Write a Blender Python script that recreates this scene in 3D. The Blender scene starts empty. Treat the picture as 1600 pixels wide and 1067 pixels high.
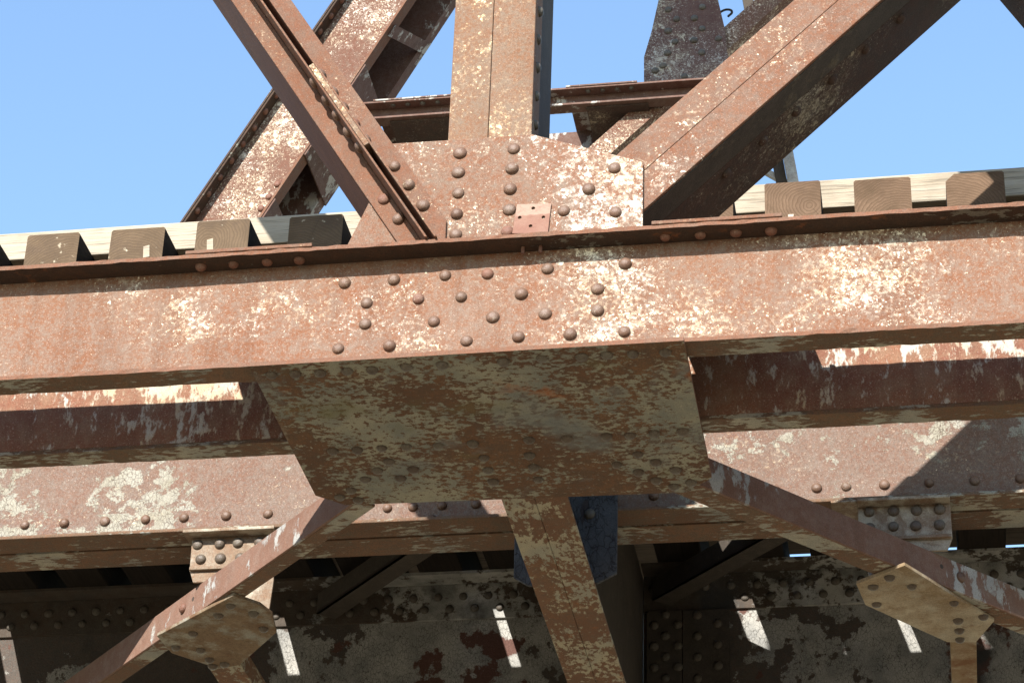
import bpy, bmesh, math, random
from mathutils import Vector, Matrix
random.seed(7)
scn = bpy.context.scene
COL = scn.collection

# ------------------------------------------------------------------ camera
cam_d = bpy.data.cameras.new('camera'); cam = bpy.data.objects.new('camera', cam_d); COL.objects.link(cam)
yaw, pitch, roll = (math.radians(a) for a in (10.434, 30.945, 2.151))
fwd = Vector((-math.sin(yaw)*math.cos(pitch), math.cos(yaw)*math.cos(pitch), math.sin(pitch)))
rgt = Vector((math.cos(yaw), math.sin(yaw), 0)); upv = rgt.cross(fwd)
r2 = rgt*math.cos(roll) + upv*math.sin(roll); u2 = -rgt*math.sin(roll) + upv*math.cos(roll)
M = Matrix((r2, u2, -fwd)).transposed().to_4x4(); M.translation = (1.115, -5.883, -3.497)
cam.matrix_world = M
cam_d.sensor_width = 36; cam_d.lens = 3946*36/1600; cam_d.clip_end = 6000; cam_d.clip_start = 0.1
scn.camera = cam

# ------------------------------------------------------------------ light
sun_dir = Vector((0.215, 1.0, -0.655)).normalized()
w = bpy.data.worlds.new("World"); scn.world = w; w.use_nodes = True
nt = w.node_tree; bg = nt.nodes['Background']
sky = nt.nodes.new('ShaderNodeTexSky'); sky.sky_type = 'NISHITA'; sky.sun_disc = False
sky.sun_elevation = math.asin(-sun_dir.z); sky.sun_rotation = math.atan2(-sun_dir.x, -sun_dir.y)
sky.air_density = 1.4; sky.dust_density = 0.2; sky.ozone_density = 3.5
nt.links.new(sky.outputs[0], bg.inputs[0]); bg.inputs[1].default_value = 0.13
sd = bpy.data.lights.new('sun', 'SUN'); sd.energy = 4.8; sd.angle = math.radians(0.5); sd.color = (1, 0.955, 0.89)
so = bpy.data.objects.new('sun', sd); COL.objects.link(so)
so.rotation_euler = sun_dir.to_track_quat('-Z', 'Y').to_euler()
scn.view_settings.view_transform = 'Standard'; scn.view_settings.look = 'None'
scn.view_settings.exposure = 1.3; scn.view_settings.gamma = 1.0

# ------------------------------------------------------------------ materials
class N:
    def __init__(s, name):
        s.m = bpy.data.materials.new(name); s.m.use_nodes = True; s.t = s.m.node_tree
        s.b = s.t.nodes['Principled BSDF']
        tc = s.t.nodes.new('ShaderNodeTexCoord'); oi = s.t.nodes.new('ShaderNodeObjectInfo')
        sc = s.n('ShaderNodeVectorMath'); sc.operation = 'SCALE'; sc.inputs[0].default_value = (31, 17, 23)
        s.l(oi.outputs['Random'], sc.inputs['Scale'])
        ad = s.n('ShaderNodeVectorMath'); s.l(tc.outputs['Object'], ad.inputs[0]); s.l(sc.outputs[0], ad.inputs[1])
        s.co = ad.outputs[0]; s.raw = tc.outputs['Object']; s.rand = oi.outputs['Random']; s.k = 0
    def n(s, k): return s.t.nodes.new(k)
    def l(s, a, b): s.t.links.new(a, b)
    def put(s, inp, v):
        if hasattr(v, 'links'): s.l(v, inp)
        else: inp.default_value = (*v, 1) if isinstance(v, tuple) and len(v) == 3 and inp.type == 'RGBA' else v
    def map(s, scale, co=None, loc=(0, 0, 0), rot=(0, 0, 0)):
        m = s.n('ShaderNodeMapping'); s.l(co or s.co, m.inputs[0]); m.inputs['Scale'].default_value = scale
        m.inputs['Location'].default_value = loc; m.inputs['Rotation'].default_value = rot; return m.outputs[0]
    def noise(s, scale, detail=5, rough=.55, co=None, dist=0):
        s.k += 1
        x = s.n('ShaderNodeTexNoise'); s.l(s.map((1, 1, 1), co, (s.k*3.7, s.k*1.9, s.k*5.3)), x.inputs['Vector'])
        x.inputs['Scale'].default_value = scale; x.inputs['Detail'].default_value = detail
        x.inputs['Roughness'].default_value = rough; x.inputs['Distortion'].default_value = dist
        return x.outputs['Fac']
    def mr(s, v, a, b, c=0., d=1.):
        x = s.n('ShaderNodeMapRange'); s.put(x.inputs[0], v)
        for i, q in enumerate((a, b, c, d)): s.put(x.inputs[i+1], q)
        return x.outputs[0]
    def ma(s, op, a, b=0.):
        x = s.n('ShaderNodeMath'); x.operation = op; s.put(x.inputs[0], a); s.put(x.inputs[1], b); return x.outputs[0]
    def mix(s, f, a, b, mode='MIX'):
        x = s.n('ShaderNodeMix'); x.data_type = 'RGBA'; x.blend_type = mode
        s.put(x.inputs[0], f); s.put(x.inputs[6], a); s.put(x.inputs[7], b); return x.outputs[2]
    def crack(s, scale, width, co=None):
        co = co or s.map((1, 1, .6))
        wv = s.n('ShaderNodeTexVoronoi'); wv.feature = 'DISTANCE_TO_EDGE'; wv.inputs['Scale'].default_value = scale
        nz = s.n('ShaderNodeTexNoise'); nz.inputs['Scale'].default_value = scale*.8; s.l(co or s.co, nz.inputs['Vector'])
        mx = s.n('ShaderNodeMix'); mx.data_type = 'VECTOR'; mx.inputs[0].default_value = 1.4/scale
        s.l(co or s.co, mx.inputs[4]); s.l(nz.outputs['Color'], mx.inputs[5]); s.l(mx.outputs[1], wv.inputs['Vector'])
        return s.mr(wv.outputs['Distance'], 0, width, 1, 0)
    def sep(s, v):
        x = s.n('ShaderNodeSeparateXYZ'); s.l(v, x.inputs[0]); return x.outputs
    def done(s, col, h=None, rough=.85, bump=.4, dist=.004, spec=.25):
        s.put(s.b.inputs['Base Color'], col); s.put(s.b.inputs['Roughness'], rough)
        s.b.inputs['Specular IOR Level'].default_value = spec
        if h is not None:
            b = s.n('ShaderNodeBump'); b.inputs['Strength'].default_value = bump; b.inputs['Distance'].default_value = dist
            s.l(h, b.inputs['Height']); s.l(b.outputs[0], s.b.inputs['Normal'])
        return s.m

def rust(name, c1, c2, c3, paint=None, pa=.6, ps=9, pst=(1, 1, 1), soft=.03, fleck=None, fa=.66, fs=40, fk=.5,
         salt=.7, crackle=0, streak=.25, grain=.3, bump=.45, paint2=None, layers=(), pl=.55, pls=1.7, grit=.6, gcol=None, rough=.86, cw=.10, k=1., zone=None, fzone=None, dk=.72, sa=.4):
    m = N(name)
    c1, c2, c3 = (tuple(q*k*w_ for q, w_ in zip(c, (1, .97, .90) if k < 1 else (1, 1, 1))) for c in (c1, c2, c3))
    if gcol: gcol = tuple(q*k for q in gcol)
    base = m.mix(m.mr(m.noise(3.2, 7, .6), .38, .62), c1, c2)
    base = m.mix(m.ma('MULTIPLY', m.mr(m.noise(23, 7, .68), .45, .62), .75), base, c3)
    if grit:
        base = m.mix(m.ma('MULTIPLY', m.mr(m.noise(95, 6, .75), .46, .60), grit), base, gcol or tuple(q*.9 for q in c3))
        base = m.mix(m.ma('MULTIPLY', m.mr(m.noise(130, 4, .7), .56, .66), grit*.8), base, tuple(q*dk for q in c1))
    st = m.noise(14, 4, .6, m.map((1, 1, .10)))
    base = m.mix(m.ma('MULTIPLY', m.mr(st, .5, .68), streak), base, tuple(q*.55 for q in c1))
    h = m.noise(120, 5, .7); mask = None
    if paint:
        pn = m.ma('ADD', m.noise(ps, 12, .68, m.map(pst)), m.ma('MULTIPLY', m.ma('SUBTRACT', m.noise(pls, 3, .5), .5), pl))
        if zone:      # paint cover denser along one stretch of the piece, thinner beyond
            ax, ce, hw, ga = zone
            pn = m.ma('ADD', pn, m.mr(m.ma('ABSOLUTE', m.ma('SUBTRACT', m.sep(m.raw)[ax], ce)), 0, hw, ga, -ga))
        mask = m.mr(pn, pa, pa+soft)
        pc = m.mix(m.mr(m.noise(7, 6, .6), .4, .62), paint, paint2 or tuple(q*.8 for q in paint))
        if crackle:
            ck = m.ma('MULTIPLY', m.crack(crackle, cw), m.mr(m.noise(13, 4), .30, .5)); pc = m.mix(m.ma('MULTIPLY', ck, .8), pc, tuple(q*.35 for q in c1))
            h = m.ma('SUBTRACT', h, m.ma('MULTIPLY', ck, .8))
        base = m.mix(mask, base, pc); h = m.ma('ADD', h, m.ma('MULTIPLY', mask, .8))
    for (lc, lt, ls, lw) in layers:
        lm = m.mr(m.ma('ADD', m.noise(ls, 9, .62), m.ma('MULTIPLY', m.ma('SUBTRACT', m.noise(1.3, 2), .5), .5)), lt, lt+lw)
        base = m.mix(lm, base, lc)
    if fleck:
        low = m.ma('MULTIPLY', m.ma('SUBTRACT', m.noise(2.6, 5, .6), .5), fk)
        if fzone: low = m.ma('ADD', low, m.mr(m.ma('ABSOLUTE', m.ma('SUBTRACT', m.sep(m.raw)[fzone[0]], fzone[1])), 0, fzone[2], fzone[3], -fzone[3]*.4))
        f1 = m.mr(m.ma('ADD', m.noise(fs, 9, .66), low), fa, fa+.05)
        f2 = m.mr(m.ma('ADD', m.noise(fs*3.3, 4, .65), m.ma('MULTIPLY', low, .9)), fa-.005, fa+.05)
        f3 = m.ma('MULTIPLY', m.mr(m.ma('ADD', m.noise(70, 7, .75), m.ma('MULTIPLY', low, 1.1)), fa-.10, fa+.08), .45)
        fl = m.ma('MULTIPLY', m.ma('MAXIMUM', m.ma('MAXIMUM', f1, f2), f3), m.mr(m.noise(150, 4, .7), .34, .5, .35, 1))
        fcol = m.mix(m.mr(m.noise(5, 3), .42, .58), fleck, tuple(min(1, q*k) for q, k in zip(fleck, (1.0, .93, .80))))
        base = m.mix(fl, base, fcol); h = m.ma('ADD', h, m.ma('MULTIPLY', fl, .6))
    if salt:
        s1 = m.mr(m.noise(210, 2, .6), salt, salt+.05)
        base = m.mix(m.ma('MULTIPLY', s1, sa), base, tuple(min(.8, q*1.9+.1) for q in c3))
    g = m.mr(m.noise(330, 3, .7), .3, .7, 1-grain, 1+grain)
    base = m.mix(1.0, base, m.mix(g, (0, 0, 0), (1, 1, 1)) if False else base, 'MIX')
    hs = m.n('ShaderNodeHueSaturation'); m.l(base, hs.inputs['Color']); m.l(g, hs.inputs['Value'])
    return m.done(hs.outputs[0], h, rough, bump)

CREAM = (.76, .70, .57); WHITE = (.78, .74, .66)
MAT = {}
MAT['chord'] = rust('rusty_pink_steel', k=0.40, c1=(.40, .168, .088), c2=(.42, .218, .14), c3=(.425, .295, .235), gcol=(.46, .36, .285), fleck=CREAM, fa=.655, fs=36, fk=.7, fzone=(0, .85, .9, .05), salt=.62, streak=.4, dk=.82, sa=.35)
MAT['flange_edge'] = rust('rusty_flange_edge', k=0.40, c1=(.38, .165, .095), c2=(.40, .20, .135), c3=(.37, .23, .17), salt=.7, streak=.1)
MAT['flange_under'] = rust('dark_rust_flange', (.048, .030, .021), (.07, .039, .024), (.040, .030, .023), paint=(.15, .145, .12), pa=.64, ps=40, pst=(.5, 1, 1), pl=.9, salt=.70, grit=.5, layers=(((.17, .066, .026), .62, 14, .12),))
MAT['gusset'] = rust('gusset_rust', k=0.41, c1=(.38, .165, .092), c2=(.40, .215, .145), c3=(.39, .28, .22), gcol=(.40, .31, .24), fleck=(.80, .76, .66), fa=.625, fs=24, fk=.6, fzone=(0, .25, .35, .05), salt=.63, streak=.1)
MAT['post'] = rust('post_rust', k=0.40, c1=(.39, .185, .10), c2=(.41, .235, .152), c3=(.39, .29, .22), gcol=(.42, .32, .24), fleck=(.76, .62, .40), fa=.665, fs=28, fk=.6, salt=.64, streak=.2)
MAT['diag'] = rust('diagonal_rust', k=0.40, c1=(.35, .15, .086), c2=(.375, .18, .113), c3=(.35, .225, .17), fleck=(.74, .62, .45), fa=.70, fs=44, fk=.5, salt=.67, streak=.2)
MAT['diag_r'] = rust('diagonal_flecked_rust', k=0.40, c1=(.365, .155, .086), c2=(.395, .20, .13), c3=(.37, .26, .21), fleck=(.80, .73, .60), fa=.655, fs=30, fk=.6, salt=.64, streak=.2)
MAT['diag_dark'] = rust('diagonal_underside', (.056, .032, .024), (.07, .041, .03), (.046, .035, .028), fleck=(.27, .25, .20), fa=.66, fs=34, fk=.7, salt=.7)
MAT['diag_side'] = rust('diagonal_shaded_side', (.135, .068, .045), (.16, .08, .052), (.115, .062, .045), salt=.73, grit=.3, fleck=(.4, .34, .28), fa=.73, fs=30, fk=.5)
MAT['tie_plate'] = rust('underside_peeling_paint', (.115, .056, .03), (.16, .082, .04), (.09, .058, .038), paint=(.265, .248, .182), paint2=(.175, .175, .145), pa=.49, ps=55, pst=(.7, 1, 1), pl=.65, pls=3.6, soft=.045, salt=.66, streak=0, grit=.6, layers=(((.105, .056, .032), .59, 46, .05), ((.27, .255, .195), .645, 55, .05), ((.27, .09, .028), .665, 5, .10), ((.135, .122, .05), .62, 3, .2), ((.15, .155, .145), .57, 5, .16), ((.32, .295, .23), .65, 4, .12)))
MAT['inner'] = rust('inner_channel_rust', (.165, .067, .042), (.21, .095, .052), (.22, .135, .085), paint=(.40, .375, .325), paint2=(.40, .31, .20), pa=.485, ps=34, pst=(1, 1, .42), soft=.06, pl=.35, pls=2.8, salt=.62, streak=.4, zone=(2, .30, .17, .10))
MAT['stringer'] = rust('stringer_pink_rust', k=0.41, c1=(.36, .20, .15), c2=(.37, .25, .205), c3=(.40, .30, .255), gcol=(.41, .34, .29), paint=(.27, .255, .215), paint2=(.22, .20, .155), pa=.595, ps=18, pst=(.8, 1, 1), soft=.03, pl=1.0, pls=2.4, crackle=85, cw=.07, fleck=(.80, .70, .54), fa=.695, fs=34, fk=.5, salt=.64, streak=.15)
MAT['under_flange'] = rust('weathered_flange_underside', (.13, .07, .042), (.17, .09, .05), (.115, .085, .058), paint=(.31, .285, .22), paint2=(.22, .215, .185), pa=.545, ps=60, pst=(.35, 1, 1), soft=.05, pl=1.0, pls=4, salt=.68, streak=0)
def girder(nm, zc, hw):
    MAT['girder'+nm] = rust('dark_girder_paint', (.082, .072, .062), (.068, .06, .052), (.095, .078, .064), paint=(.33, .32, .29), paint2=(.21, .208, .195), pa=.445, ps=5, soft=.015, pl=.5, crackle=80, cw=.06, salt=.72, streak=.2, grit=.6, gcol=(.10, .065, .05), zone=(0, zc, hw, .12), layers=(((.095, .048, .037), .60, 3.4, .02), ((.036, .035, .032), .60, 3.0, .14)))
    MAT['girder_flange'+nm] = rust('dark_girder_flange', (.07, .047, .032), (.055, .046, .038), (.08, .068, .055), paint=(.37, .36, .33), paint2=(.20, .20, .185), pa=.50, ps=14, soft=.05, salt=.70, streak=.2, zone=(0, zc, hw, .14), layers=(((.04, .038, .034), .60, 5, .15),))
girder('_left', 2.75, .95); girder('_right', -2.45, .75)  # paint cover densest at one stretch, dark base towards the ends
MAT['dark_steel'] = rust('dark_brown_steel', (.055, .046, .036), (.045, .038, .031), (.07, .056, .045), paint=(.11, .09, .06), pa=.64, ps=18, soft=.1, salt=.72)  # one dark brown tone for beam web, braces, undersides and back sides
MAT['black'] = rust('cracked_black_paint', (.045, .03, .028), (.036, .03, .03), (.055, .046, .044), paint=(.07, .072, .077), paint2=(.038, .039, .043), pa=.42, ps=14, pst=(1, 1, .4), soft=.015, crackle=46, cw=.06, salt=.74, bump=.8, grit=.4)
MAT['floor_flange'] = rust('floor_beam_flange_paint', (.14, .068, .038), (.18, .092, .048), (.125, .078, .05), paint=(.33, .29, .20), paint2=(.26, .245, .19), pa=.50, ps=55, pst=(1, .6, 1), soft=.05, pl=.6, pls=4, salt=.68, streak=0, layers=(((.27, .10, .033), .70, 9, .10),))
MAT['brace'] = rust('brace_rust', (.15, .08, .055), (.18, .10, .07), (.19, .125, .095), paint=(.34, .33, .30), paint2=(.27, .265, .25), pa=.585, ps=18, pst=(1, 1, .5), pl=1.2, pls=2.6, soft=.05, salt=.72, grit=.25)
MAT['tan'] = rust('tan_stained_plate', (.22, .155, .09), (.28, .215, .135), (.20, .135, .075), paint=(.38, .325, .235), paint2=(.32, .285, .215), pa=.40, ps=6, soft=.2, salt=.68, layers=(((.15, .075, .034), .62, 9, .14), ((.24, .22, .18), .66, 14, .1)))
MAT['tan_dark'] = rust('brown_stained_plate', (.17, .11, .062), (.22, .16, .10), (.13, .085, .05), paint=(.28, .26, .205), paint2=(.22, .21, .175), pa=.45, ps=9, soft=.12, salt=.68, layers=(((.12, .06, .03), .58, 9, .12), ((.26, .245, .205), .62, 6, .12)))
MAT['bracket'] = rust('bracket_grey_tan', (.20, .15, .105), (.25, .20, .15), (.18, .105, .062), paint=(.36, .31, .24), pa=.52, ps=10, soft=.1, salt=.70)
MAT['rivet'] = rust('rivet_brown', (.112, .062, .041), (.132, .074, .048), (.14, .094, .068), fleck=(.40, .34, .27), fa=.67, fs=60, fk=.4, salt=.70, rough=.42, grit=.3)
MAT['rivet_red'] = rust('rivet_rust', (.13, .058, .038), (.16, .072, .047), (.17, .098, .07), fleck=(.5, .42, .33), fa=.70, fs=60, fk=.3, salt=.70, rough=.6)
MAT['rivet_under'] = rust('rivet_underside', (.075, .05, .035), (.095, .07, .05), (.13, .115, .09), salt=.70, rough=.42, grit=.3)
MAT['rivet_dark'] = rust('rivet_grey_brown', (.075, .068, .056), (.11, .10, .082), (.09, .07, .054), salt=.70, rough=.55)
MAT['far'] = rust('far_truss_lichen', k=0.40, c1=(.29, .125, .085), c2=(.31, .15, .105), c3=(.33, .21, .16), fleck=(.68, .62, .52), fa=.585, fs=30, fk=.45, salt=.68, streak=.1)
MAT['far_dark'] = rust('far_truss_dark', (.12, .058, .042), (.10, .058, .043), (.15, .10, .08), paint=(.40, .38, .34), pa=.57, ps=14, pst=(1, 1, .6), soft=.05, salt=.72)
MAT['far_gusset'] = rust('far_gusset_lichen', (.085, .043, .036), (.095, .05, .041), (.115, .07, .058), fleck=(.36, .345, .31), fa=.60, fs=34, fk=.5, salt=.68, streak=.2)
MAT['grey'] = rust('grey_weathered_steel', (.34, .34, .32), (.40, .40, .38), (.28, .25, .22), salt=.72)
MAT['wire'] = rust('dark_wire', (.05, .04, .035), (.06, .045, .035), (.07, .05, .04), salt=0)

def wood_side(name, c1, c2, axis, dark=.5, sc=1.0):
    m = N(name); st = [60*sc]*3; st[axis] = 2.2*sc
    g = m.noise(1, 6, .65, m.map(tuple(st)), .4); st2 = [170*sc]*3; st2[axis] = 5*sc
    f = m.noise(1, 4, .6, m.map(tuple(st2)))
    c = m.mix(m.mr(g, .35, .66), c1, c2)
    c = m.mix(m.ma('MULTIPLY', m.mr(f, .54, .62), dark), c, tuple(q*.35 for q in c1))
    c = m.mix(m.ma('MULTIPLY', m.mr(m.noise(3.5, 5, .6), .5, .66), .5), c, tuple(q*.6 for q in c1))
    return m.done(c, m.ma('ADD', g, f), .9, .5, .004, .15)
def end_grain(name, c1, c2, stain, spots):
    m = N(name)
    # rings round a heart that sits somewhere different on each tie
    o = m.sep(m.raw)
    rx = m.mr(m.rand, 0, 1, -.07, .06); rz = m.mr(m.ma('FRACT', m.ma('MULTIPLY', m.rand, 7.31)), 0, 1, -.16, .03)
    dx = m.ma('SUBTRACT', o[0], rx); dz = m.ma('SUBTRACT', o[2], m.ma('ADD', rz, .11))
    nz = m.ma('MULTIPLY', m.noise(14, 3, .5), .035)
    r = m.ma('ADD', m.ma('SQRT', m.ma('ADD', m.ma('MULTIPLY', dx, dx), m.ma('MULTIPLY', dz, dz))), nz)
    ring = m.ma('FRACT', m.ma('MULTIPLY', r, 95.))
    rg = m.mr(ring, .2, 1)
    c = m.mix(m.mr(m.noise(9, 5, .6), .35, .65), c1, tuple(q*.72 for q in c1))
    c = m.mix(m.ma('MULTIPLY', m.ma('POWER', rg, 2.), .75), c, c2)
    # radial checks
    an = m.n('ShaderNodeMath'); an.operation = 'ARCTAN2'; m.l(dx, an.inputs[0]); m.l(dz, an.inputs[1])
    v = m.n('ShaderNodeCombineXYZ'); m.l(an.outputs[0], v.inputs[0]); m.l(m.rand, v.inputs[1])
    ck = m.mr(m.noise(6, 3, .6, v.outputs[0]), .66, .69)
    c = m.mix(m.ma('MULTIPLY', ck, .6), c, tuple(q*.3 for q in c1))
    c = m.mix(m.ma('MULTIPLY', m.mr(m.noise(7, 6, .65), .52, .64), .75), c, stain)
    if spots: c = m.mix(m.mr(m.noise(17, 5, .55), .66, .72), c, spots)
    return m.done(c, m.ma('ADD', rg, m.noise(70, 5, .7)), .9, .5, .003, .1)
MAT['tie_side'] = wood_side('creosoted_tie', (.024, .018, .014), (.017, .014, .012), 1)
MAT['tie_end'] = end_grain('weathered_tie_end', (.135, .094, .06), (.072, .05, .034), (.085, .06, .042), (.50, .44, .33))
MAT['tie_end_fresh'] = end_grain('brown_tie_end', (.15, .098, .064), (.072, .044, .027), (.085, .056, .035), None)
MAT['timber'] = wood_side('bleached_timber', (.30, .25, .185), (.36, .315, .25), 0, .6)
MAT['plank'] = wood_side('grey_plank', (.20, .16, .12), (.26, .21, .16), 0)
m = N('dry_ground')
c = m.mix(m.mr(m.noise(.35, 8, .6), .4, .6), (.23, .175, .112), (.165, .137, .076))
c = m.mix(m.mr(m.noise(6, 8, .7), .45, .65), c, (.26, .217, .158)); MAT['ground'] = m.done(c, m.noise(9, 8, .7), .95, .6, .05)

# ------------------------------------------------------------------ builders
class MB:
    def __init__(s): s.bm = bmesh.new()
    def ext(s, pts, d):
        pts = [Vector(p) for p in pts]; d = Vector(d)
        a = [s.bm.verts.new(p) for p in pts]; b = [s.bm.verts.new(p+d) for p in pts]; n = len(a)
        s.bm.faces.new(a); s.bm.faces.new(b[::-1])
        for i in range(n): s.bm.faces.new((a[i], b[i], b[(i+1) % n], a[(i+1) % n]))
        return s
    def box(s, x0, x1, y0, y1, z0, z1): return s.ext([(x0, y0, z0), (x1, y0, z0), (x1, y1, z0), (x0, y1, z0)], (0, 0, z1-z0))
    def xz(s, poly, y0, y1): return s.ext([(x, y0, z) for x, z in poly], (0, y1-y0, 0))
    def xy(s, poly, z0, z1): return s.ext([(x, y, z0) for x, y in poly], (0, 0, z1-z0))
    def build(s, name, mat, root=None, loc=None, bev=0.0, wob=0.0):
        bm = s.bm
        if wob:        # corroded, slightly wavy edges along the long sides
            for _ in range(9):
                le = [e for e in bm.edges if e.calc_length() > .035]
                if not le: break
                bmesh.ops.subdivide_edges(bm, edges=le, cuts=1, use_grid_fill=True)
                if len(bm.verts) > 9000: break
            for v in bm.verts:
                c_ = v.co; q_ = .5*math.sin(c_.x*3.1+c_.y*2+1)+.5*math.sin(c_.x*7.7-c_.y*5)
                v.co = c_ + Vector((random.gauss(0, wob*.3), q_*wob+random.gauss(0, wob*.55), q_*wob*.8+random.gauss(0, wob*.35)))
        bmesh.ops.recalc_face_normals(bm, faces=bm.faces)
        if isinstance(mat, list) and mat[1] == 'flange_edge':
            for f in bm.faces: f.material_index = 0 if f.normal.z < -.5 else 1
        me = bpy.data.meshes.new(name)
        o = bpy.data.objects.new(name, me); COL.objects.link(o)
        base = Vector(loc) if loc is not None else (root.location.copy() if root else None)
        if base is None:
            vs = [v.co for v in bm.verts]
            base = Vector((sum(v.x for v in vs)/len(vs), sum(v.y for v in vs)/len(vs), min(v.z for v in vs)))
        bmesh.ops.translate(bm, verts=bm.verts, vec=-base); bm.to_mesh(me); bm.free()
        if root: o.parent = root
        else: o.location = base
        for q in (mat if isinstance(mat, (list, tuple)) else [mat]): me.materials.append(MAT[q])
        if bev:
            b = o.modifiers.new('worn_edges', 'BEVEL'); b.width = bev; b.segments = 2; b.limit_method = 'ANGLE'
        return o
def tag(o, label=None, cat=None, group=None, kind=None):
    for k, v in (('label', label), ('category', cat), ('group', group), ('kind', kind)):
        if v: o[k] = v
    return o
def thing(name, label, cat, loc, group=None):
    o = bpy.data.objects.new(name, None); COL.objects.link(o); o.location = loc; o.empty_display_size = .1
    return tag(o, label, cat, group)
RV = {}
def rivet_mesh(mat, R=.0185, H=.0135):
    k = (mat, R)
    if k in RV: return RV[k]
    bm = bmesh.new(); rings = []; n = 20
    prof = [(1.0, -.06), (1.0, .12), (.96, .34), (.84, .60), (.64, .82), (.36, .955)]
    for q, hh in prof: rings.append([bm.verts.new((R*q*math.cos(2*math.pi*i/n), R*q*math.sin(2*math.pi*i/n), H*hh)) for i in range(n)])
    top = bm.verts.new((0, 0, H))
    for a, b in zip(rings, rings[1:]):
        for i in range(n): bm.faces.new((a[i], a[(i+1) % n], b[(i+1) % n], b[i]))
    for i in range(n): bm.faces.new((rings[-1][i], rings[-1][(i+1) % n], top))
    for f in bm.faces: f.smooth = True
    me = bpy.data.meshes.new('rivet'); bm.to_mesh(me); bm.free(); me.materials.append(MAT[mat]); RV[k] = me; return me
def rivets(root, pts, nrm, mat, R=.0185):
    q = Vector(nrm).to_track_quat('Z', 'Y').to_euler()
    for p in pts:
        me = rivet_mesh('rivet_red' if mat == 'rivet' and random.random() < .15 else mat, R)
        o = bpy.data.objects.new('rivet', me); COL.objects.link(o); o.parent = root
        o.location = Vector(p) - root.location; o.rotation_euler = q
        s = random.uniform(.93, 1.06); o.scale = (s*random.uniform(.96, 1.04), s, s*random.uniform(.85, 1.1))
def clip(poly, a, b, c):           # keep a*x + b*z >= c
    out = []
    for i in range(len(poly)):
        p, q = poly[i], poly[(i+1) % len(poly)]; dp = a*p[0]+b*p[1]-c; dq = a*q[0]+b*q[1]-c
        if dp >= 0: out.append(p)
        if dp*dq < 0: t = dp/(dp-dq); out.append((p[0]+t*(q[0]-p[0]), p[1]+t*(q[1]-p[1])))
    return out
class Frame:                       # member running in the plane of a truss: u along, v across
    def __init__(s, o, d):
        L = math.hypot(*d); s.o = o; s.d = (d[0]/L, d[1]/L); s.v = (-s.d[1], s.d[0])
    def pt(s, u, v): return (s.o[0]+u*s.d[0]+v*s.v[0], s.o[1]+u*s.d[1]+v*s.v[1])
    def uv(s, p): x, z = p[0]-s.o[0], p[1]-s.o[1]; return (x*s.d[0]+z*s.d[1], x*s.v[0]+z*s.v[1])
    def strip(s, u0, u1, v0, v1): return [s.pt(u0, v0), s.pt(u1, v0), s.pt(u1, v1), s.pt(u0, v1)]

# ------------------------------------------------------------------ ground
g = MB(); g.box(-2500, 2500, -2500, 2500, -5.6, -5.1)
tag(g.build('ground', 'ground', loc=(0, 0, -5.1)), kind='structure')

# ------------------------------------------------------------------ near truss: bottom chord
XL, XR = -7.0, 7.0
ch = thing('chord_channel', 'pink rusted channel beam with a staggered rivet field, crossing the whole picture in front', 'steel beam', (0, -.05, 0))
MB().box(XL, XR, -.022, -.0125, .013, .368).build('web', 'chord', ch)
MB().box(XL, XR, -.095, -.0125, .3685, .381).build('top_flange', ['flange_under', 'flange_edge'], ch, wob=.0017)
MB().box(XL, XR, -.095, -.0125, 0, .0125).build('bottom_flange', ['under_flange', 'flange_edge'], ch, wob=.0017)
rivets(ch, [(x, -.022, z) for x, z in [(-0.451,0.300),(-0.309,0.301),(-0.162,0.305),(-0.041,0.301),(0.129,0.306),(0.347,0.307),(-0.383,0.229),(-0.235,0.232),(-0.113,0.230),(0.057,0.228),(0.271,0.230),(-0.383,0.160),(-0.187,0.155),(-0.021,0.158),(0.126,0.159),(0.272,0.159),(-0.455,0.085),(-0.309,0.084),(-0.092,0.086),(0.053,0.089),(0.197,0.088),(0.347,0.086)]], (0, -1, 0), 'rivet', .0182)
rivets(ch, [(x, -.052, .3685) for x in (-0.87, -0.774, -0.675, -0.581, 0.462, 0.56, 0.658, 0.755)], (0, 0, -1), 'rivet_red', .016)
for x in (.061, .111):
    b = MB(); n = 8; b.ext([(x+.0055*math.cos(6.283*i/n), -.045+.0055*math.sin(6.283*i/n), .346) for i in range(n)], (0, 0, .0225)); b.build('bolt', 'rivet_red', ch)
ci = thing('chord_channel', 'shaded inner channel beam seen under the front beam, white paint running down its brown web', 'steel beam', (0, .36, 0))
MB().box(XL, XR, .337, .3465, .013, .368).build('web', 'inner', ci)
MB().box(XL, XR, .337, .415, .3685, .381).build('top_flange', 'flange_under', ci)
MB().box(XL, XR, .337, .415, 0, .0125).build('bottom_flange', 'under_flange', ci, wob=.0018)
for a, b, lab in ((-.905, -.535, 'thin flat batten plate lying on the front beam left of the gusset'), (.429, .789, 'thin flat batten plate lying on the front beam right of the gusset')):
    tag(MB().box(a, b, -.099, .41, .3815, .393).build('batten_plate', 'diag', bev=.002), lab, 'batten plate', 'batten plates on the front beam')
t = MB(); t.ext([(.80, -.06, .382), (.815, -.06, .382), (.812, -.05, .382), (.80, -.05, .382)], (.004, 0, .03)); 
tag(t.build('wood_splinter', 'timber'), 'small pale splinter standing on the front beam at the end of the right batten plate', 'splinter')

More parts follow.
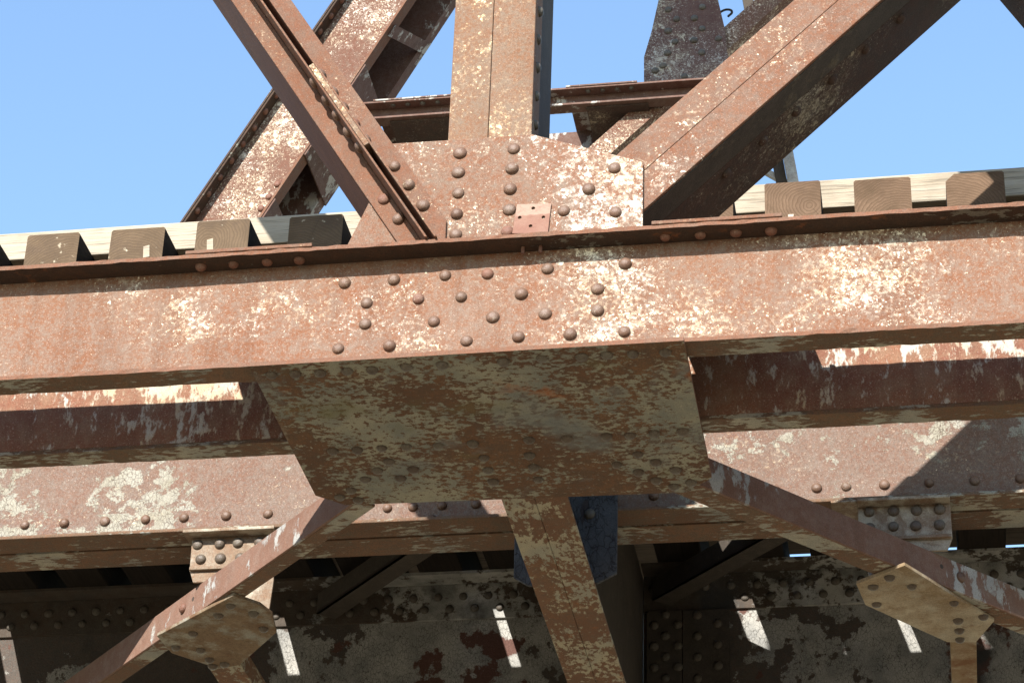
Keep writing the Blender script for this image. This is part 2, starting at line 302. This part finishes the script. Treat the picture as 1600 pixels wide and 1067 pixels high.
tp = thing('tie_plate', 'big flat underside plate with peeling olive grey paint and rust under the front beam', 'steel plate', (-.07, .3, -.014))
MB().xy([(-.677, -.118), (.52, -.124), (.52, .659), (.442, .744), (-.593, .722), (-.67, .652)], -.014, -.001).build('plate', ['tie_plate', 'flange_edge'], tp)
rivets(tp, [(x, y, -.014) for x, y in [(-0.626,-0.069),(-0.559,-0.067),(-0.489,-0.065),(-0.413,-0.066),(-0.343,-0.066),(-0.246,-0.069),(-0.147,-0.071),(0.023,-0.070),(0.129,-0.074),(0.238,-0.071),(0.307,-0.074),(0.377,-0.073),(0.465,-0.071),(-0.555,0.380),(-0.482,0.380),(-0.409,0.378),(-0.336,0.377),(-0.243,0.381),(-0.141,0.377),(0.024,0.372),(0.133,0.377),(0.247,0.374),(0.314,0.378),(0.384,0.372),(0.466,0.369),(-0.405,0.460),(-0.450,0.512),(-0.343,0.516),(-0.497,0.563),(-0.392,0.567),(-0.555,0.626),(-0.599,0.667),(-0.547,0.690),(-0.124,0.467),(-0.125,0.542),(-0.122,0.616),(0.010,0.464),(0.011,0.538),(0.013,0.616),(0.255,0.546),(0.323,0.491),(0.368,0.544),(0.312,0.599),(0.421,0.598),(0.357,0.656),(0.405,0.700),(0.457,0.680)]], (0, 0, -1), 'rivet_under', .017)

# gusset plates, the small holed plate
gp = thing('gusset_plate', 'pink rust gusset plate with white flecks and round rivets, standing on the front beam', 'gusset plate', (0, -.006, .383))
MB().xz([(-.475, .383), (-.40, .58), (-.36, .781), (-.172, .779), (.071, .779), (.394, .655), (.394, .383)], -.0125, -.001).build('plate', 'gusset', gp, bev=.002)
rivets(gp, [(x, -.0125, z) for x, z in [(-.14,.729),(-.142,.661),(-.139,.589),(-.14,.517),(-.14,.447),(.018,.731),(.015,.662),(.012,.591),(.012,.52),(.009,.446),(.312,.64),(.239,.573),(.169,.504),(.317,.488)]], (0, -1, 0), 'rivet', .019)
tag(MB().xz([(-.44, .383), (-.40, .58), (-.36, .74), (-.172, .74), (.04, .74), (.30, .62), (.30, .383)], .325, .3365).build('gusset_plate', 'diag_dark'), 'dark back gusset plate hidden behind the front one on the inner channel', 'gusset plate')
bm = MB(); B = bm.bm
def loop(pts): 
    vs = [B.verts.new((x, -.019, z)) for x, z in pts]; return [B.edges.new((vs[i], vs[(i+1) % len(vs)])) for i in range(len(vs))]
ed = loop([(.035, .533), (.133, .528), (.126, .428), (.024, .435)])
for hx, hz in ((.082, .516), (.044, .487), (.112, .483), (.076, .456)): ed += loop([(hx+.0055*math.cos(6.283*i/12), hz+.0055*math.sin(6.283*i/12)) for i in range(12)])
bmesh.ops.triangle_fill(B, edges=ed, use_beauty=True)
r = bmesh.ops.extrude_face_region(B, geom=list(B.faces)); bmesh.ops.translate(B, verts=[v for v in r['geom'] if isinstance(v, bmesh.types.BMVert)], vec=(0, .005, 0))
m = N('two_tone_plate'); zc = m.sep(m.raw)[2]
k = m.mr(m.ma('ADD', zc, m.ma('MULTIPLY', m.noise(60, 5), .012)), .070, .074)
c = m.mix(m.mr(m.noise(30, 6, .6), .4, .6), (.19, .095, .068), (.21, .115, .083)); c = m.mix(m.ma('MULTIPLY', k, m.mr(m.noise(45, 6, .7), .3, .5, .3, 1)), c, (.27, .185, .14))
MAT['two_tone'] = m.done(c, m.noise(120), .8)
tag(bm.build('mounting_plate', 'two_tone'), 'small square pinkish plate with four drilled holes, fixed low on the gusset plate', 'plate')

# post
po = thing('truss_post', 'upright rusty steel post with a fine centre seam, rising from the gusset plate', 'truss post', (-.06, .15, .46))
MB().box(-.181, -.0630, .001, .014, .46, 8.0).box(-.0755, -.0630, .014, .09, .46, 8.0).build('front_angle', 'post', po, bev=.003)
MB().box(-.0615, .066, .0005, .0135, .46, 8.0).box(.052, .066, .0135, .12, .46, 8.0).build('front_angle', 'post', po, bev=.003)
MB().box(-.181, .064, .123, .33, .46, 8.0).build('back_shaft', 'dark_steel', po, bev=.003)
rivets(po, [(.066, .055, .86+.105*i) for i in range(9)], (1, 0, 0), 'rivet_dark', .016)

# left diagonal: two angles back to back with outstanding legs
F = Frame((-.306, .426), (-.525, .851)); S = -1  # v to the right = -F.v
def lstrip(v0, v1, zmin=.3825, u1=9.0):
    return clip(F.strip(-.6, u1, -v1, -v0), 0, 1, zmin)
dl = thing('truss_diagonal', 'rusty diagonal leaning left with a double raised rib and filler bar along its middle', 'truss diagonal', (-.25, 0, .383))
MB().xz(lstrip(0, .0595), -.024, -.0135).xz(lstrip(.060, .0665), -.108, -.0135).build('left_angle', 'diag', dl, bev=.002)
MB().xz(clip(lstrip(.0905, .153), -1, 0, .167), -.024, -.0135).xz(lstrip(.0835, .090), -.108, -.0135).build('right_angle', 'diag', dl, bev=.002)
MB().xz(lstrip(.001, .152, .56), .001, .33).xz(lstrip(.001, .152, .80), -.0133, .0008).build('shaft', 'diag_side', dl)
ua = F.uv((-.600, 1.005))[0]; ub = F.uv((-.390, .715))[0]
MB().xz(F.strip(ub, ua, -.083, -.067), -.112, -.030).build('filler_bar', 'post', dl, bev=.002)
pl = [(-0.583,0.984),(-0.538,0.919),(-0.503,0.86),(-0.466,0.797),(-0.43,0.737)]
us = [F.uv(p)[0] for p in pl]
rivets(dl, [(F.pt(u, -.060)[0], -.062, F.pt(u, -.060)[1]) for u in us], (-.851, 0, -.525), 'rivet', .0185)
rivets(dl, [(F.pt(u+.012, -.090)[0], -.062, F.pt(u+.012, -.090)[1]) for u in us], (.851, 0, .525), 'rivet', .0185)
rivets(dl, [(x, -.024, z) for x, z in [(-.329,.69),(-.283,.621),(-.238,.546),(-.354,.577),(-.307,.505)]], (0, -1, 0), 'rivet', .019)

# right diagonal: boxed pair of angles
G = Frame((.399, .498), (.712, .702))
dr = thing('truss_diagonal', 'broad rusty diagonal leaning right with cream flecks, a long seam and a dark underside', 'truss diagonal', (.45, .15, .45))
def rs(v0, v1): return clip(clip(G.strip(-.35, 8, v0, v1), 0, 1, .41), 1, 0, .10)
MB().xz(rs(.100, .199), .001, .0135).build('upper_angle', 'diag_r', dr, bev=.002)
MB().xz(rs(.0035, .0985), .0005, .0135).build('lower_angle', 'diag_r', dr, bev=.002)
MB().xz(rs(.0, .0125), .0137, .112).build('underside_leg', 'dark_steel', dr)
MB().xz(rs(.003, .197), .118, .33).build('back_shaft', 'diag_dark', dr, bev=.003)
uu = [G.uv((x, z))[0] for x, z in [(1.151,1.366),(1.044,1.261),(.944,1.158),(.833,1.053),(.732,.958),(.63,.844)]]
rivets(dr, [(G.pt(u-.10, .003)[0], .16, G.pt(u-.10, .003)[1]) for u in uu], (.702, 0, -.712), 'diag_dark', .018)
# next panel's diagonal, top right corner
H = Frame((1.509, 1.289), (-.487, .873))
d2 = thing('truss_diagonal', 'dark diagonal just entering the top right corner against blue sky', 'truss diagonal', (2.0, .15, .4))
MB().xz(clip(H.strip(-.95, 8, -.153, 0), 0, 1, .40), .0, .0125).build('front_angle', 'diag', d2)
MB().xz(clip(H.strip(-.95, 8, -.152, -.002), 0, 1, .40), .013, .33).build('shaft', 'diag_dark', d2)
# added chord, unseen above the frame, that shades the far gusset
tag(MB().box(-1.33, 7, .02, .05, 7.42, 8.12).box(-1.33, 7, .30, .33, 7.42, 8.12).box(-1.33, 7, .02, .33, 8.12, 8.14).build('shade_chord', 'diag_dark'), 'added unseen chord above the picture that shades the far gusset plate', 'steel beam')

# ------------------------------------------------------------------ floor beam, stringers
fb = thing('floor_beam', 'brown cross beam running away under the deck, its seamed flange showing peeling tan paint', 'floor beam', (-.02, .5, 0))
MB().box(-.123, -.0235, .30, 4.65, 0, .012).box(-.0225, .077, .30, 4.65, .0005, .012).build('bottom_flange', 'floor_flange', fb, bev=.002)
MB().box(-.026, -.014, .36, 4.62, .0125, 1.0).build('web', 'dark_steel', fb)
MB().xz([(-.196, .62), (-.19, .045), (-.14, .013), (.085, .013), (.146, .045), (.146, .62)], 1.388, 1.40).build('connection_plate', 'black', fb, bev=.003)
rivets(fb, [(.055, 1.388, .262), (.055, 1.388, .36), (-.14, 1.388, .30)], (0, -1, 0), 'rivet_dark', .018)
MB().box(.004, .146, 3.392, 3.4065, .03, .843).build('connection_angle', 'dark_steel', fb)
MB().box(.150, .336, 3.394, 3.4065, .03, .843).build('connection_angle', 'dark_steel', fb)
rivets(fb, [(.080, 3.392, .825-.092*i) for i in range(7)] + [(.130, 3.392, .78-.092*i) for i in range(6)] + [(.208, 3.394, .819-.092*i) for i in range(7)] + [(.290, 3.394, .78-.092*i) for i in range(6)] + [(.034, 3.392, .78-.092*i) for i in range(6)], (0, -1, 0), 'rivet_dark', .0185)

def stringer(x0, x1, Y, label, near, xs1, xs2, gm='_left'):
    s = thing('stringer', label, 'stringer', ((x0+x1)/2, Y, .284), 'stringers under the ties')
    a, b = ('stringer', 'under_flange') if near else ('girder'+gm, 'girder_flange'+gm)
    MB().box(x0, x1, Y, Y+.010, .2975, 1.009).build('web', a, s)
    MB().box(x0, x1, Y-.012, Y-.0005, .2975, .415).build('flange_angle', a, s, bev=.002)
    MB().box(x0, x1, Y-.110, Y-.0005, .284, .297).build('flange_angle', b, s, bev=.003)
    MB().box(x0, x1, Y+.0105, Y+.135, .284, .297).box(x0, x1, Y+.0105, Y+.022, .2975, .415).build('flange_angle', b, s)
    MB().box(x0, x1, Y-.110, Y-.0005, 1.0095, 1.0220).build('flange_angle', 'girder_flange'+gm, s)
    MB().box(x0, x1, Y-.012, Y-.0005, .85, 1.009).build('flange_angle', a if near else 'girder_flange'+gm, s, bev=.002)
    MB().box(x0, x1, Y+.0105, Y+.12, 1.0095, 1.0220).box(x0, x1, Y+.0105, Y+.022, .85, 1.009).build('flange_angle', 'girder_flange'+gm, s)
    if near: rivets(s, [(x, Y-.012, .386) for x in xs1], (0, -1, 0), 'rivet', .0175); rivets(s, [(x, Y-.012, .335) for x in xs2], (0, -1, 0), 'rivet', .0175)
    else: rivets(s, [(x, Y-.012, .952) for x in xs1], (0, -1, 0), 'rivet_dark', .018); rivets(s, [(x, Y-.012, .897) for x in xs2], (0, -1, 0), 'rivet_dark', .018)
    return s
stringer(XL, -.028, 1.53, 'pale pink stringer left of the cross beam, one rivet row and cracked cream paint', True,
         [-2.2, -2.066, -1.931, -1.789, -1.644, -1.499, -1.363, -1.214, -1.068, -.93, -.79, -.653, -.565, -.466, -.35, -.24], [-1.14, -.70, -.61, -.50])
stringer(-.012, XR, 1.53, 'pale pink web of the stringer right of the cross beam, crossed by a slanting shadow', True,
         [.25, .38, .51, .65, .787, .883, 1.007, 1.152, 1.298, 1.443, 1.58, 1.72], [.60, 1.075])
stringer(XL, -.028, 3.42, 'far dark girder left of the cross beam with a double row of rivets', False,
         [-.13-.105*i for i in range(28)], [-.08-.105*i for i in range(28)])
stringer(-.012, XR, 3.42, 'far dark grey girder right of the cross beam, with slivers of sunlight', False,
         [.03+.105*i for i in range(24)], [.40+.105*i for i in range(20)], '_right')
# dark bracing between the stringers
for p, q, lab in (((-1.36, 3.34), (-.30, 2.20), 'dark brace under the ties left of the cross beam'), ((.03, 3.34), (1.35, 1.95), 'dark brace under the ties right of the cross beam')):
    dv = Vector((q[0]-p[0], q[1]-p[1], 0)).normalized(); nv = Vector((-dv.y, dv.x, 0))*.09
    b = MB(); P, Q = Vector((*p, .87)), Vector((*q, .87))
    b.ext([P, Q, Q+nv, P+nv], (0, 0, .012)); b.ext([P, Q, Q+nv*.13, P+nv*.13], (0, 0, .09))
    tag(b.build('deck_brace', 'dark_steel'), lab, 'brace', 'braces between the stringers')

# ------------------------------------------------------------------ lateral bracing below
def angle_brace(A, d, nleg, length, label, hole, rv, back):
    d = Vector((*d, 0)).normalized(); n = Vector((*nleg, 0)).normalized(); A = Vector((*A, 0)) - d*back
    r = thing('lateral_brace', label, 'brace', A, 'lateral braces under the deck'); B_ = A + d*length
    MB().ext([A, B_, B_+n[0]*Vector((1, 0, 0))*0 + n*.009, A+n*.009], (0, 0, .105)).build('upright_leg', 'brace', r, bev=.002)
    w_ = .088 if d.x > 0 else .066
    MB().ext([A+n*.0095, B_+n*.0095, B_+n*w_, A+n*w_], (0, 0, .009)).build('flat_leg', 'under_flange', r, bev=.002)
    for s_ in rv: rivets(r, [tuple(A+d*(back+s_)+Vector((0, 0, .055)))], tuple(-n), 'rivet', .0175)
    b = MB(); c0 = A+d*(back+hole)+Vector((0, 0, .066)); 
    b.ext([c0 + d*.008*math.cos(6.283*i/12) + Vector((0, 0, .008*math.sin(6.283*i/12))) - n*.0006 for i in range(12)], n*.0004); b.build('bolt_hole', 'wire', r)
    return r
angle_brace((.510, .762), (.92, .996), (-.735, .678), 4.2, 'angle brace descending right from the big plate, dark with a sunlit outer half', .98, (1.065,), .10)
angle_brace((-.657, .825), (-.677, .711), (.724, .69), 3.6, 'sunlit angle brace descending left from the big plate, pale paint near its top', .92, (.985,), .14)
pl_ = thing('lateral_gusset', 'brown eight sided rivet plate under the left brace', 'gusset plate', (-1.2, 1.6, -.014), 'small gusset plates under the braces')
MB().xy([(-1.44, 1.60), (-1.429, 1.742), (-1.30, 1.887), (-1.22, 1.86), (-1.028, 1.61), (-1.008, 1.47), (-1.03, 1.394), (-1.10, 1.315)], -.014, -.0015).build('plate', 'tan_dark', pl_, bev=.002)
rivets(pl_, [(x, y, -.014) for x, y in [(-1.127,1.386),(-1.187,1.456),(-1.066,1.450),(-1.310,1.588),(-1.063,1.572),(-1.321,1.722),(-1.400,1.692),(-1.315,1.858),(-1.27,1.845),(-1.311,1.802)]], (0, 0, -1), 'rivet_under', .0165)
pr = thing('lateral_gusset', 'pale tan stained rivet plate with cut corners under the right brace', 'gusset plate', (1.12, 1.6, -.014), 'small gusset plates under the braces')
MB().xy([(.905, 1.42), (.927, 1.577), (1.181, 1.890), (1.275, 1.899), (1.335, 1.737), (1.06, 1.30)], -.014, -.0015).build('plate', 'tan', pr, bev=.002)
rivets(pr, [(x, y, -.014) for x, y in [(1.011,1.377),(.957,1.441),(1.078,1.449),(.963,1.572),(1.208,1.585),(1.300,1.698),(1.219,1.719),(1.222,1.797),(1.223,1.868)]], (0, 0, -1), 'rivet_under', .0165)
tag(MB().box(-1.342, -1.283, 1.80, 3.3, 0, .009).box(-1.2825, -1.225, 1.80, 3.3, -.0005, .009).box(-1.235, -1.225, 1.80, 3.3, .0095, .075).build('bottom_strut', 'floor_flange'), 'short strut running away below from the left rivet plate', 'strut', 'struts running away from the small plates')
tag(MB().box(1.192, 1.277, 1.78, 3.3, 0, .009).box(1.192, 1.201, 1.78, 3.3, .0095, .075).build('bottom_strut', 'tan'), 'short strut running away below from the right rivet plate', 'strut', 'struts running away from the small plates')
def bracket(x0, x1, vpoly, low, rv, label, extra=None):
    b = thing('hanger_bracket', label, 'bracket', ((x0+x1)/2, 1.55, 0), 'bent plate brackets under the stringers')
    sl = MB().box(x0, x1, 1.405, 1.66, .272, .2835)
    if extra: sl.box(extra[0], extra[1], 1.415, 1.66, .276, .2836)
    sl.build('top_leg', 'bracket', b, bev=.002)
    MB().xz(vpoly, 1.45, 1.4605).build('rivet_plate', 'bracket', b, bev=.002)
    MB().box(vpoly[0][0]+.002, vpoly[1][0]-.002, 1.438, 1.4495, .148, .160).build('ledge', 'bracket', b, bev=.002)
    MB().xz(low, 1.451, 1.4615).build('drop_plate', 'bracket', b, bev=.002)
    rivets(b, [(x, 1.45, z) for x, z in rv], (0, -1, 0), 'rivet_under', .0185)
bracket(-1.325, -1.010, [(-1.301, .1475), (-1.012, .1475), (-1.010, .2715), (-1.304, .2715)], [(-1.299, .147), (-1.285, .107), (-1.22, .107), (-1.20, 0), (-1.014, 0), (-1.008, .104), (-1.012, .147)],
        [(-1.282,.246),(-1.205,.245),(-1.142,.246),(-1.068,.246),(-1.266,.191),(-1.198,.191),(-1.13,.191),(-1.06,.191)], 'riveted bent plate bracket hanging from the stringer above the left brace')
bracket(.919, 1.214, [(.919, .1475), (1.214, .1475), (1.214, .2715), (.919, .2715)], [(.925, .147), (.95, 0), (1.07, 0), (1.11, .107), (1.196, .107), (1.213, .147)],
        [(.955,.254),(1.033,.254),(1.106,.252),(1.179,.252),(.955,.198),(1.03,.198),(1.101,.197),(1.176,.197)], 'riveted bent plate bracket hanging from the stringer above the right brace', (.835, .9185))

# ------------------------------------------------------------------ ties, timbers, planks
tx = [-3.43, -3.07, -2.755, -2.445, -2.160, -1.863, -1.561, -1.253, -.932, -.640, -.32, .055, .382, .673, .963, 1.259, 1.56, 1.86, 2.16, 2.46]
wd = {-1.863: .187, -1.561: .19, -1.253: .185, .673: .182, .963: .184, 1.259: .187}
lab = {-2.160: 'weathered tie end at the left edge of the picture', -1.863: 'weathered grey tie end with pale knots, leftmost whole one', -1.561: 'weathered tie end with a yellowish stain, second whole one from the left',
       -1.253: 'dark tie end with a small white tag, left of the tie in the diagonal shadow', -.932: 'dark tie end half in slanting shadow beside the gusset plate',
       .382: 'tie end hidden behind the right diagonal', .673: 'brown tie end with curved growth rings next to the right diagonal', .963: 'squarish brown tie end with fine arching rings, middle of the three at right', 1.259: 'brown tie end with a triangular shadow in its corner, rightmost whole one'}
for i, x in enumerate(tx):
    wx = wd.get(x, .186); fresh = x > .3
    root = thing('railway_tie', lab.get(x, 'dark tie of the deck seen only from beneath, between the stringers'), 'railway tie', (x+wx/2, 1.0, 1.024), 'railway ties of the deck')
    y0 = 1.0+random.uniform(-.012, .012); h = 1.236+random.uniform(-.004, .004)
    cut = .028 if x == 1.259 else .006
    poly = [(x+.004, 1.024), (x+wx-.004, 1.024), (x+wx, 1.03), (x+wx, h-.006), (x+wx-.006, h), (x+cut, h), (x, h-cut), (x, 1.03)]
    MB().xz(poly, y0, 3.96).build('timber_body', 'tie_side', root)
    MB().xz(poly, y0-.004, y0-.0005).build('end_grain', 'tie_end_fresh' if fresh else 'tie_end', root)
    if x in (-1.253, -1.561):
        a = x+.045 if x == -1.253 else x+.125
        MB().xz([(a, 1.115), (a+.022, 1.118), (a+.017, 1.165), (a-.004, 1.16)], y0-.007, y0-.0045).build('tag', 'timber', root)
tag(MB().box(XL, -.62, 1.145, 1.29, 1.238, 1.350).build('guard_timber', 'timber', bev=.004), 'long bleached guard timber on the tie ends, left of the gusset', 'guard timber', 'guard timbers on the ties')
tag(MB().box(-.615, XR, 1.145, 1.29, 1.238, 1.350).build('guard_timber', 'timber', bev=.004), 'long bleached guard timber on the tie ends, right of the right diagonal', 'guard timber', 'guard timbers on the ties')
for y0, y1 in ((1.36, 1.70), (1.71, 2.06), (2.07, 2.43), (2.87, 3.26), (3.27, 3.735)):  # planks added over the ties to limit the sun reaching below
    tag(MB().box(XL, XR, y0, y1, 1.241, 1.285).build('added_plank', 'plank'), 'weathered plank added across the ties to limit the sun, seen only from beneath', 'plank', 'planks added over the ties')

for x0, x1, y0, y1 in ((-2.70, -1.70, 2.435, 2.865), (-1.40, -.80, 2.435, 2.865), (-.47, .10, 2.435, 2.865), (XL, .20, 3.74, 3.95)):  # short fill pieces added to close sun slits and sky gaps
    tag(MB().box(x0, x1, y0, y1, 1.241, 1.285).build('added_plank', 'plank'), 'weathered plank added across the ties to limit the sun, seen only from beneath', 'plank', 'planks added over the ties')

# ------------------------------------------------------------------ far truss
K = Frame((-2.145, 3.717), (.457, .8895))
fd = thing('truss_diagonal', 'lichen spotted channel diagonal of the far truss, crossing behind the left diagonal', 'truss diagonal', (-2.1, 4.8, 3.7))
a0, a1 = -1.6, 6
MB().xz(K.strip(a0, a1, .013, .360), 4.64, 4.65).build('web', 'far', fd)
MB().xz(K.strip(a0, a1, .3605, .372), 4.565, 4.65).build('top_flange', 'flange_under', fd)
MB().xz(K.strip(a0, a1, 0, .0125), 4.565, 4.65).build('bottom_flange', 'diag', fd)
MB().xz(K.strip(a0, a1, 0, .372), 4.97, 4.98).xz(K.strip(a0, a1, 0, .0125), 4.9805, 5.05).build('back_channel', 'far_dark', fd)
MB().xz(K.strip(a0, a1, .3725, .382), 4.56, 5.05).build('cover_plate', 'diag_dark', fd)
for u0, u1 in ((.42, 1.05), (-.5, .12)): MB().xz(K.strip(u0, u1, -.010, -.0005), 4.57, 5.05).build('batten', 'far_dark', fd)
b = MB(); p0, p1 = K.pt(1.28, -.004), K.pt(1.36, -.004); q0, q1 = K.pt(1.50, -.004), K.pt(1.58, -.004)
b.ext([(p0[0], 4.60, p0[1]), (p1[0], 4.60, p1[1]), (q1[0], 5.03, q1[1]), (q0[0], 5.03, q0[1])], (.007, 0, -.004)); b.build('lacing_bar', 'far_dark', fd)
rivets(fd, [(K.pt(.02+.1145*i, .3605)[0], 4.60, K.pt(.02+.1145*i, .3605)[1]) for i in range(-3, 22)], (.8895, 0, -.457), 'rivet_red', .019)
rivets(fd, [(x, 4.64, z) for x, z in [(-2.176,3.812),(-2.141,3.884),(-2.101,3.958)]], (0, -1, 0), 'rivet_red', .019)

fs_ = thing('far_strut', 'level double channel strut of the far truss with flat battens above and below', 'strut', (0, 4.8, 4.29))
MB().box(-1.78, .42, 4.635, 4.645, 4.3005, 4.3895).box(-1.78, .42, 4.57, 4.645, 4.39, 4.40).box(-1.78, .42, 4.57, 4.645, 4.289, 4.30).build('front_channel', 'far_dark', fs_)
MB().box(-1.78, .42, 4.965, 4.975, 4.3005, 4.3895).box(-1.78, .42, 4.965, 5.03, 4.39, 4.40).box(-1.78, .42, 4.965, 5.03, 4.289, 4.30).build('back_channel', 'far_dark', fs_)
for x0, x1 in ((-1.60, -1.17), (-.575, -.203)): MB().box(x0, x1, 4.565, 5.03, 4.4005, 4.409).build('batten', 'far_dark', fs_)
for x0, x1 in ((-1.51, -1.195), (-.47, -.15)): MB().box(x0, x1, 4.60, 5.0, 4.279, 4.2885).build('batten', 'diag_dark', fs_)
rivets(fs_, [(x, 4.60, 4.39) for x in (-.463, -.387, -.311, -.236, -1.5, -1.42, -1.34, -1.26)], (0, 0, -1), 'rivet_dark', .014)
fg = thing('gusset_plate', 'tall dark tapering gusset plate of the far truss, grey lichen and two columns of rivets', 'gusset plate', (0, 4.62, 4.40))
MB().xz([(-.075, 5.10), (-.134, 4.767), (-.174, 4.598), (-.173, 4.402), (.30, 4.402), (.26, 4.60), (.252, 4.742), (.19, 5.10)], 4.62, 4.634).build('plate', 'far_gusset', fg)
rivets(fg, [(x, 4.62, z) for x, z in [(.001,4.98),(.093,4.971),(-.046,4.9),(.134,4.9),(-.003,4.832),(.092,4.829),(-.047,4.759),(.132,4.757),(.217,4.683),(-.011,4.684),(.089,4.684),(-.05,4.614),(.129,4.6),(-.074,4.533),(.038,4.454),(-.115,4.505)]], (0, -1, 0), 'rivet_dark', .019)
J = Frame((-.328, 4.045), (.93, .94))
tag(MB().xz(J.strip(-1.6, 4, 0, .115), 4.66, 4.90).build('truss_diagonal', 'far'), 'narrow diagonal of the far truss passing behind the tall dark gusset', 'truss diagonal')
tag(MB().box(-.05, .17, 4.64, 4.90, 4.75, 8).build('truss_post', 'far_dark'), 'upright of the far truss above the tall dark gusset, out of the picture', 'truss post')
gpo = thing('lattice_post', 'thin grey and black steel post far behind the right diagonal', 'post', (.6, 5.2, 3))
L_ = Frame((.573, 4.136), (-.16, 1.25))
MB().xz(L_.strip(-1.6, 4, -.012, .045), 5.2, 5.26).build('grey_leg', 'grey', gpo)
MB().xz(L_.strip(-1.6, 4, .047, .105), 5.24, 5.30).build('dark_leg', 'dark_steel', gpo)
MB().xz(Frame((.52, 4.20), (-.8, .62)).strip(0, .6, 0, .03), 5.25, 5.28).build('brace', 'grey', gpo)
# wire hook
cu = bpy.data.curves.new('hook', 'CURVE'); cu.dimensions = '3D'; cu.bevel_depth = .0065; cu.bevel_resolution = 3
sp = cu.splines.new('BEZIER'); pts = [(.19, 5.072), (.245, 5.094), (.268, 5.078), (.247, 5.046)]
sp.bezier_points.add(len(pts)-1)
for bp, p in zip(sp.bezier_points, pts): bp.co = (p[0], 4.9, p[1]); bp.handle_left_type = bp.handle_right_type = 'AUTO'
tmp = bpy.data.objects.new('hook', cu); COL.objects.link(tmp); dg = bpy.context.evaluated_depsgraph_get()
me = bpy.data.meshes.new_from_object(tmp.evaluated_get(dg)); bpy.data.objects.remove(tmp); me.materials.clear(); me.materials.append(MAT['wire'])
hk = bpy.data.objects.new('wire_hook', me); COL.objects.link(hk); tag(hk, 'bent dark wire hook sticking out beside the tall dark gusset', 'hook')
